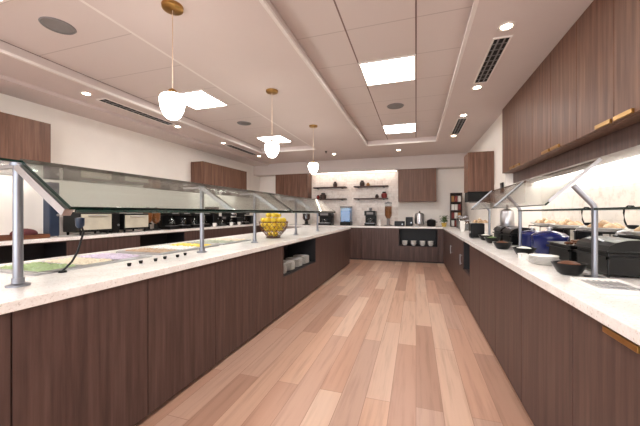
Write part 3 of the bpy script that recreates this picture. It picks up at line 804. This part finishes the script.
# plant
r = thing('potted_herb', 'small leafy green plant in a yellow pot in the back right corner of the counters', 'plant', (.68, 8.25, TOP))
MB().lathe([(0, 0), (.05, 0), (.068, .10), (.06, .10), (.05, .085), (0, .085)], seg=20).build('pot', plain('mustard_pot', (190, 160, 70), .5), r, True)
f = MB()
for k in range(70):
    a = random.uniform(0, 2*PI); rr = random.uniform(.01, .11); z = .12+random.uniform(0, .17)
    m = Matrix.Translation((rr*math.cos(a), rr*math.sin(a), z)) @ Matrix.Rotation(a, 4, 'Z') @ Matrix.Rotation(random.uniform(-1, .6), 4, 'Y') @ Matrix.Diagonal((1, .55, .12, 1))
    bmesh.ops.create_icosphere(f.bm, subdivisions=1, radius=.032, matrix=m)
for k in range(9): a = k*.7; f.tube([(0, 0, .08), (.03*math.cos(a), .03*math.sin(a), .16), (.07*math.cos(a), .07*math.sin(a), .24)], .003, 5)
f.build('leaves', M['green'], r)
# snack rack
r = thing('snack_rack', 'tall dark brown snack rack in the back right corner of the counters', 'rack', (.97, 8.36, TOP))
for x in (-.13, .12): MB().box(x, x+.012, -.11, .11, 0, .86, .002).build('side_panel', M['brown'], r)
MB().box(-.118, .12, .098, .11, 0, .86).build('back_panel', M['brown'], r)
for z in (0, .20, .41, .62, .848): MB().box(-.118, .12, -.11, .098, z, z+.012).build('shelf', M['brown'], r)
pk = None
for j, z in enumerate((.012, .212, .422, .632)):
    for k in range(3):
        mat = (['paper', 'red', 'paper'], ['red', 'paper', 'tan'], ['paper', 'paper', 'red'], ['tan', 'red', 'paper'])[j][k]
        b = MB().box(-.033, .033, -.05, .05, 0, .15, .008).build('snack_packet', M[mat], None, False, (.97-.078+.078*k, 8.34, TOP+z))
        tag(b, {'paper': 'white', 'red': 'red', 'tan': 'tan'}[mat]+' snack packet, '+['left', 'middle', 'right'][k]+' on the '+['lowest', 'second', 'third', 'highest'][j]+' shelf of the brown snack rack', 'snack packet', 'packets on the snack rack')

# floating shelves and what stands on them
for x0, x1, z, lab in ((-2.93, -1.94, 2.00, 'dark floating shelf, upper of the left pair on the back wall'), (-2.93, -1.94, 1.655, 'dark floating shelf, lower of the left pair on the back wall'),
                       (-1.70, -.74, 2.00, 'dark floating shelf, upper of the right pair on the back wall'), (-1.70, -.74, 1.655, 'dark floating shelf, lower of the right pair on the back wall')):
    r = thing('floating_shelf', lab, 'shelf', ((x0+x1)/2, 8.685, z), 0, 'floating shelves on the back wall'); w = (x1-x0)/2
    MB().box(-w, w, -.22, 0, 0, .035, .003).build('board', M['wood'], r)
    for x in (-w+.12, w-.12): MB().box(x-.012, x+.012, -.16, 0, -.02, 0).build('bracket', M['black'], r)
def small_jar(label, x, z, rad, h, mat, group='jars on the floating shelves'):
    r = thing('shelf_jar', label, 'jar', (x, 8.56, z), 0, group)
    MB().lathe([(0, 0), (rad*.8, 0), (rad, h*.2), (rad, h*.65), (rad*.6, h*.8), (0, h*.8)], seg=18).build('jar_body', M[mat], r, True)
    MB().lathe([(0, h*.8), (rad*.65, h*.8), (rad*.65, h), (0, h)], seg=18).build('lid', M['black'], r, True)
zs, zl = 2.035, 1.69
small_jar('small dark jar on the upper left floating shelf', -2.27, zs, .06, .15, 'brown')
small_jar('dark squat jar on the lower left floating shelf', -2.64, zl, .09, .17, 'brown')
small_jar('small red jar at the left end of the lower left floating shelf', -2.80, zl, .05, .11, 'red')
small_jar('dark jar on the upper right floating shelf', -1.47, zs, .07, .16, 'brown')
small_jar('small pale jar on the upper right floating shelf', -1.30, zs, .05, .09, 'tan')
small_jar('maroon jar at the right end of the lower right floating shelf', -.85, zl, .08, .17, 'red')
small_jar('small dark jar left of the maroon one on the lower right floating shelf', -1.05, zl, .05, .10, 'brown')
# light strip under the bulkhead over the shelves
o = MB().box(-2.98, -.52, 8.52, 8.56, 2.428, 2.44).build('light_strip', M['led_warm'])
tag(o, 'slim light strip under the bulkhead above the floating shelves', 'light strip')

# right counter far part
GC = 'glass canisters at the far right'
canister(.30, .07, 'grey glass canister nearest the snack rack on the right counter', (.98, 7.75, TOP), GC)
canister(.26, .07, 'grey glass canister second from the snack rack on the right counter', (.98, 7.40, TOP), GC)
canister(.30, .075, 'grey glass canister third from the snack rack on the right counter', (1.0, 7.02, TOP), GC, fill='amber')
canister(.22, .07, 'grey glass canister nearest the camera of those at the far right', (.98, 6.62, TOP), GC)
cp2 = None
for k in range(5):
    loc = (.84, 6.25, TOP+.028*k)
    if cp2 is None:
        cp2 = MB().lathe([(0, 0), (.032, 0), (.046, .09), (.042, .09), (.03, .006), (0, .006)], seg=20).build('paper_cup', M['china'], None, True, loc)
        tag(cp2, 'white cup in the tall stack on the far right counter', 'cup', 'white cup stack on the right counter')
    else: dup(cp2, loc)
# black dispenser below the small wall cabinet
r = thing('under_cabinet_dispenser', 'black dispenser hanging below the small wall cabinet on the right wall', 'dispenser', (1.02, 5.87, 1.63))
MB().box(-.17, .17, -.19, .19, -.17, 0, .012).build('housing', M['dark'], r)
MB().box(-.10, .10, -.15, .15, -.185, -.17, .003).build('outlet', M['grey'], r)
# wall switch
r = thing('wall_switch', 'small black wall switch on the white wall beyond the right upper cabinets', 'switch', (XR, 5.12, 1.645), -R90)
MB().box(-.06, .06, -.025, 0, -.075, .075, .006).build('plate', M['black'], r)
MB().box(-.03, .03, -.032, -.025, -.04, .04, .002).build('screen', M['grey'], r)
# cake stand with pastries
r = thing('cake_stand', 'white pedestal cake stand with pastries on the right counter below the wall cabinet', 'cake stand', (.98, 5.36, TOP))
MB().lathe([(0, 0), (.075, 0), (.07, .01), (.02, .03), (.016, .15), (.03, .175), (0, .175)], seg=24).build('pedestal', M['china'], r, True)
MB().lathe([(0, .175), (.15, .178), (.155, .195), (.148, .193), (.0, .186)], seg=28).build('plate', M['china'], r, True)
roll = None
def put_rolls(cx, cy, z, rad, n, lab, group, top=True):
    global roll
    pts = [(cx+rad*math.cos(2*PI*k/n), cy+rad*math.sin(2*PI*k/n), z) for k in range(n)]
    if top: pts.append((cx, cy, z+.022))
    for k, p in enumerate(pts):
        rot = (0, 0, 2*PI*k/n+PI/2)
        if roll is None:
            b = MB(); ps = [(-.052, -.012, .016), (-.034, .004, .024), (0, .012, .03), (.034, .004, .024), (.052, -.012, .016)]
            b.tube(ps, [.010, .020, .028, .020, .010], 10)
            roll = b.build('bread_roll', M['bread'], None, True, p); roll.rotation_euler = rot; tag(roll, lab, 'bread roll', group)
        else: dup(roll, p, lab, rot, group)
put_rolls(.98, 5.36, TOP+.186, .085, 4, 'pale golden pastry on the white pedestal cake stand', 'pastries on the cake stand')

urn(.46, .085, 'slim steel beverage urn in the far corner of the serving alcove', (1.18, 4.66, TOP), -R90)
box_unit(.17, .17, .21, 'black cube cutlery box at the front of the right counter beyond the farthest guard post', (.80, 4.62, TOP), -R90, 'cutlery box', 'cutlery_box', slots=False)

# right buffet, front row under the guard
GF = 'black chafing dishes on the serving counter'
buffet_pan(.34, .28, .21, 'black chafing dish farthest down the serving counter, before the steel urn', (1.08, 4.20, TOP), -R90, GF)
buffet_pan(.34, .28, .21, 'black chafing dish between the farthest one and the blue pots', (1.08, 3.80, TOP), -R90, GF)
pot(.135, .21, 'dark blue lidded pot, farther of the two behind the glass guard', (1.08, 3.42, TOP), 'navy', R90, 'blue pots', sy=.85)
pot(.15, .23, 'dark blue lidded pot, nearer of the two behind the glass guard', (1.08, 3.02, TOP), 'navy', R90, 'blue pots', sy=.85)
buffet_pan(.36, .30, .20, 'open chafing dish of dark browned food beside the nearer blue pot', (1.12, 2.60, TOP), -R90, GF, False, 'board')
buffet_pan(.36, .30, .22, 'black lidded chafing dish just beyond the nearest right guard post', (1.12, 2.18, TOP), -R90, GF)
# back row
GK = 'wire risers on the serving counter'
for y, lab in ((4.30, 'farthest black wire riser at the alcove wall'), (3.72, 'black wire riser at the alcove wall, second from the far end'), (3.10, 'black wire riser at the alcove wall behind the blue pots'), (2.52, 'black wire riser at the alcove wall nearest the camera')):
    h = riser(.36, .24, .20, lab, (1.50, y, TOP), -R90, GK)
    platter(.44, .30, 'white oval platter of rolls on the '+{4.30: 'farthest wire riser', 3.72: 'second farthest wire riser', 3.10: 'wire riser behind the blue pots', 2.52: 'wire riser nearest the camera'}[y], (1.50, y, TOP+h), R90, 'white platters on risers')
    put_rolls(1.50, y, TOP+h+.014, .085, 4, 'pale roll on the platter '+{4.30: 'farthest down the alcove', 3.72: 'second farthest down the alcove', 3.10: 'behind the blue pots', 2.52: 'nearest the camera'}[y], 'rolls on the alcove platters')
kettle(.10, .24, 'black soup kettle at the alcove wall between the two farther risers', (1.52, 4.01, TOP), -R90, 'soup kettles')
kettle(.10, .24, 'black soup kettle at the alcove wall behind the blue pots', (1.52, 3.41, TOP), -R90, 'soup kettles')
kettle(.10, .24, 'black soup kettle at the alcove wall nearest the right edge', (1.52, 2.81, TOP), -R90, 'soup kettles')
ladle('black hooked ladle on the kettle behind the blue pots', (1.52, 3.41, TOP+.2305), 2.2)
ladle('black hooked ladle on the kettle nearest the right edge', (1.52, 2.81, TOP+.2305), 2.2)

# small plates and cutlery by the post
r = thing('cutlery_tray', 'white tray of silver cutlery on the right counter by the nearest guard post', 'tray', (.86, 1.74, TOP), -R90)
t = MB().box(-.13, .13, -.10, .10, 0, .008, .002); t.box(-.13, .13, -.10, -.092, .008, .022); t.box(-.13, .13, .092, .10, .008, .022); t.box(-.13, -.122, -.092, .092, .008, .022); t.box(.122, .13, -.092, .092, .008, .022)
t.build('tray', M['china'], r)
sp = None
for k in range(7):
    loc = (.86-.07+.023*k, 1.735+.006*(k % 2), TOP+.008)
    if sp is None:
        sp = thing('spoon', 'silver spoon lying in the white cutlery tray', 'spoon', loc, 0, 'spoons in the cutlery tray')
        MB().ball((0, -.07, .006), .018, (.8, 1.35, .32), 2).build('spoon_bowl', M['steel'], sp, True)
        MB().tube([(0, -.05, .006), (0, 0, .009), (0, .09, .006)], [.003, .003, .005], 7).build('handle', M['steel'], sp, True)
    else: dup(sp, loc)
pl2 = None
for j, (x, y, n, lab) in enumerate(((.83, 2.42, 6, 'small white plate stacked on the counter edge before the open chafing dish'), (.84, 3.50, 5, 'small white plate stacked on the counter edge by the farther blue pot'))):
    for k in range(n):
        loc = (x, y, TOP+.009*k)
        if pl2 is None:
            pl2 = MB().lathe([(0, 0), (.05, 0), (.058, .004), (.085, .013), (.086, .016), (.056, .008), (0, .005)], seg=26).build('side_plate', M['china'], None, True, loc)
            tag(pl2, lab, 'plate', 'small plate stack '+['near', 'far'][j])
        else: dup(pl2, loc, lab, group='small plate stack '+['near', 'far'][j])

# small black bowls of food filling the gaps between the big dishes
bb = None
for x, y, fill, lab in ((.84, 2.84, 'paper', 'small black bowl of white food before the nearer blue pot'), (.80, 3.32, 'board', 'small black bowl of brown food between the blue pots and the counter edge'),
                        (.84, 3.92, 'green', 'small black bowl of greens before the farther chafing dishes'), (.85, 4.32, 'paper', 'small black bowl of white food before the farthest chafing dish'),
                        (1.40, 2.14, 'paper', 'small black bowl of white food behind the nearest lidded chafing dish'), 
                        (1.30, 3.24, 'navy', 'small black bowl with a blue filling behind the blue pots'), (.83, 2.06, 'board', 'small black bowl of brown food just beyond the nearest right guard post')):
    r = thing('food_bowl', lab, 'bowl', (x, y, TOP), 0, 'small black food bowls')
    MB().lathe([(0, 0), (.04, 0), (.055, .012), (.082, .062), (.084, .068), (.077, .066), (.05, .02), (0, .014)], seg=24).build('bowl_body', M['iron'], r, True)
    MB().lathe([(0, .046), (.062, .046), (.05, .066), (.02, .076), (0, .078)], seg=18).build('food', M[fill], r, True)
rk = None
for k in range(5):
    loc = (.79, 2.62+.085*k, TOP)
    lab = 'white ramekin in the row along the edge of the right counter'
    if rk is None:
        rk = MB().lathe([(0, 0), (.028, 0), (.034, .035), (.030, .035), (.025, .008), (0, .008)], seg=20).build('ramekin', M['china'], None, True, loc)
        tag(rk, lab, 'ramekin', 'white ramekins on the serving counter')
    elif k < 2: dup(rk, loc)

# ------------------------------------------------------------------ light, camera, view
w = bpy.data.worlds.new('daylight'); S.world = w; w.use_nodes = True
bg = w.node_tree.nodes['Background']; bg.inputs['Color'].default_value = (.95, .97, 1, 1); bg.inputs['Strength'].default_value = 2.6

cam = bpy.data.cameras.new('camera'); cam.sensor_width = 36; cam.sensor_fit = 'HORIZONTAL'; cam.lens = 36*300/640; cam.clip_start = .02
co = bpy.data.objects.new('camera', cam); COL.objects.link(co)
co.location = (0, 0, 1.265); co.rotation_euler = (R90, 0, math.atan(96/300))
S.camera = co
S.view_settings.view_transform = 'Standard'; S.view_settings.look = 'None'; S.view_settings.gamma = 1
S.view_settings.use_curve_mapping = False; S.view_settings.exposure = 0.85
S.cycles.use_denoising = True
S.cycles.max_bounces = 10; S.cycles.transparent_max_bounces = 24; S.cycles.diffuse_bounces = 6
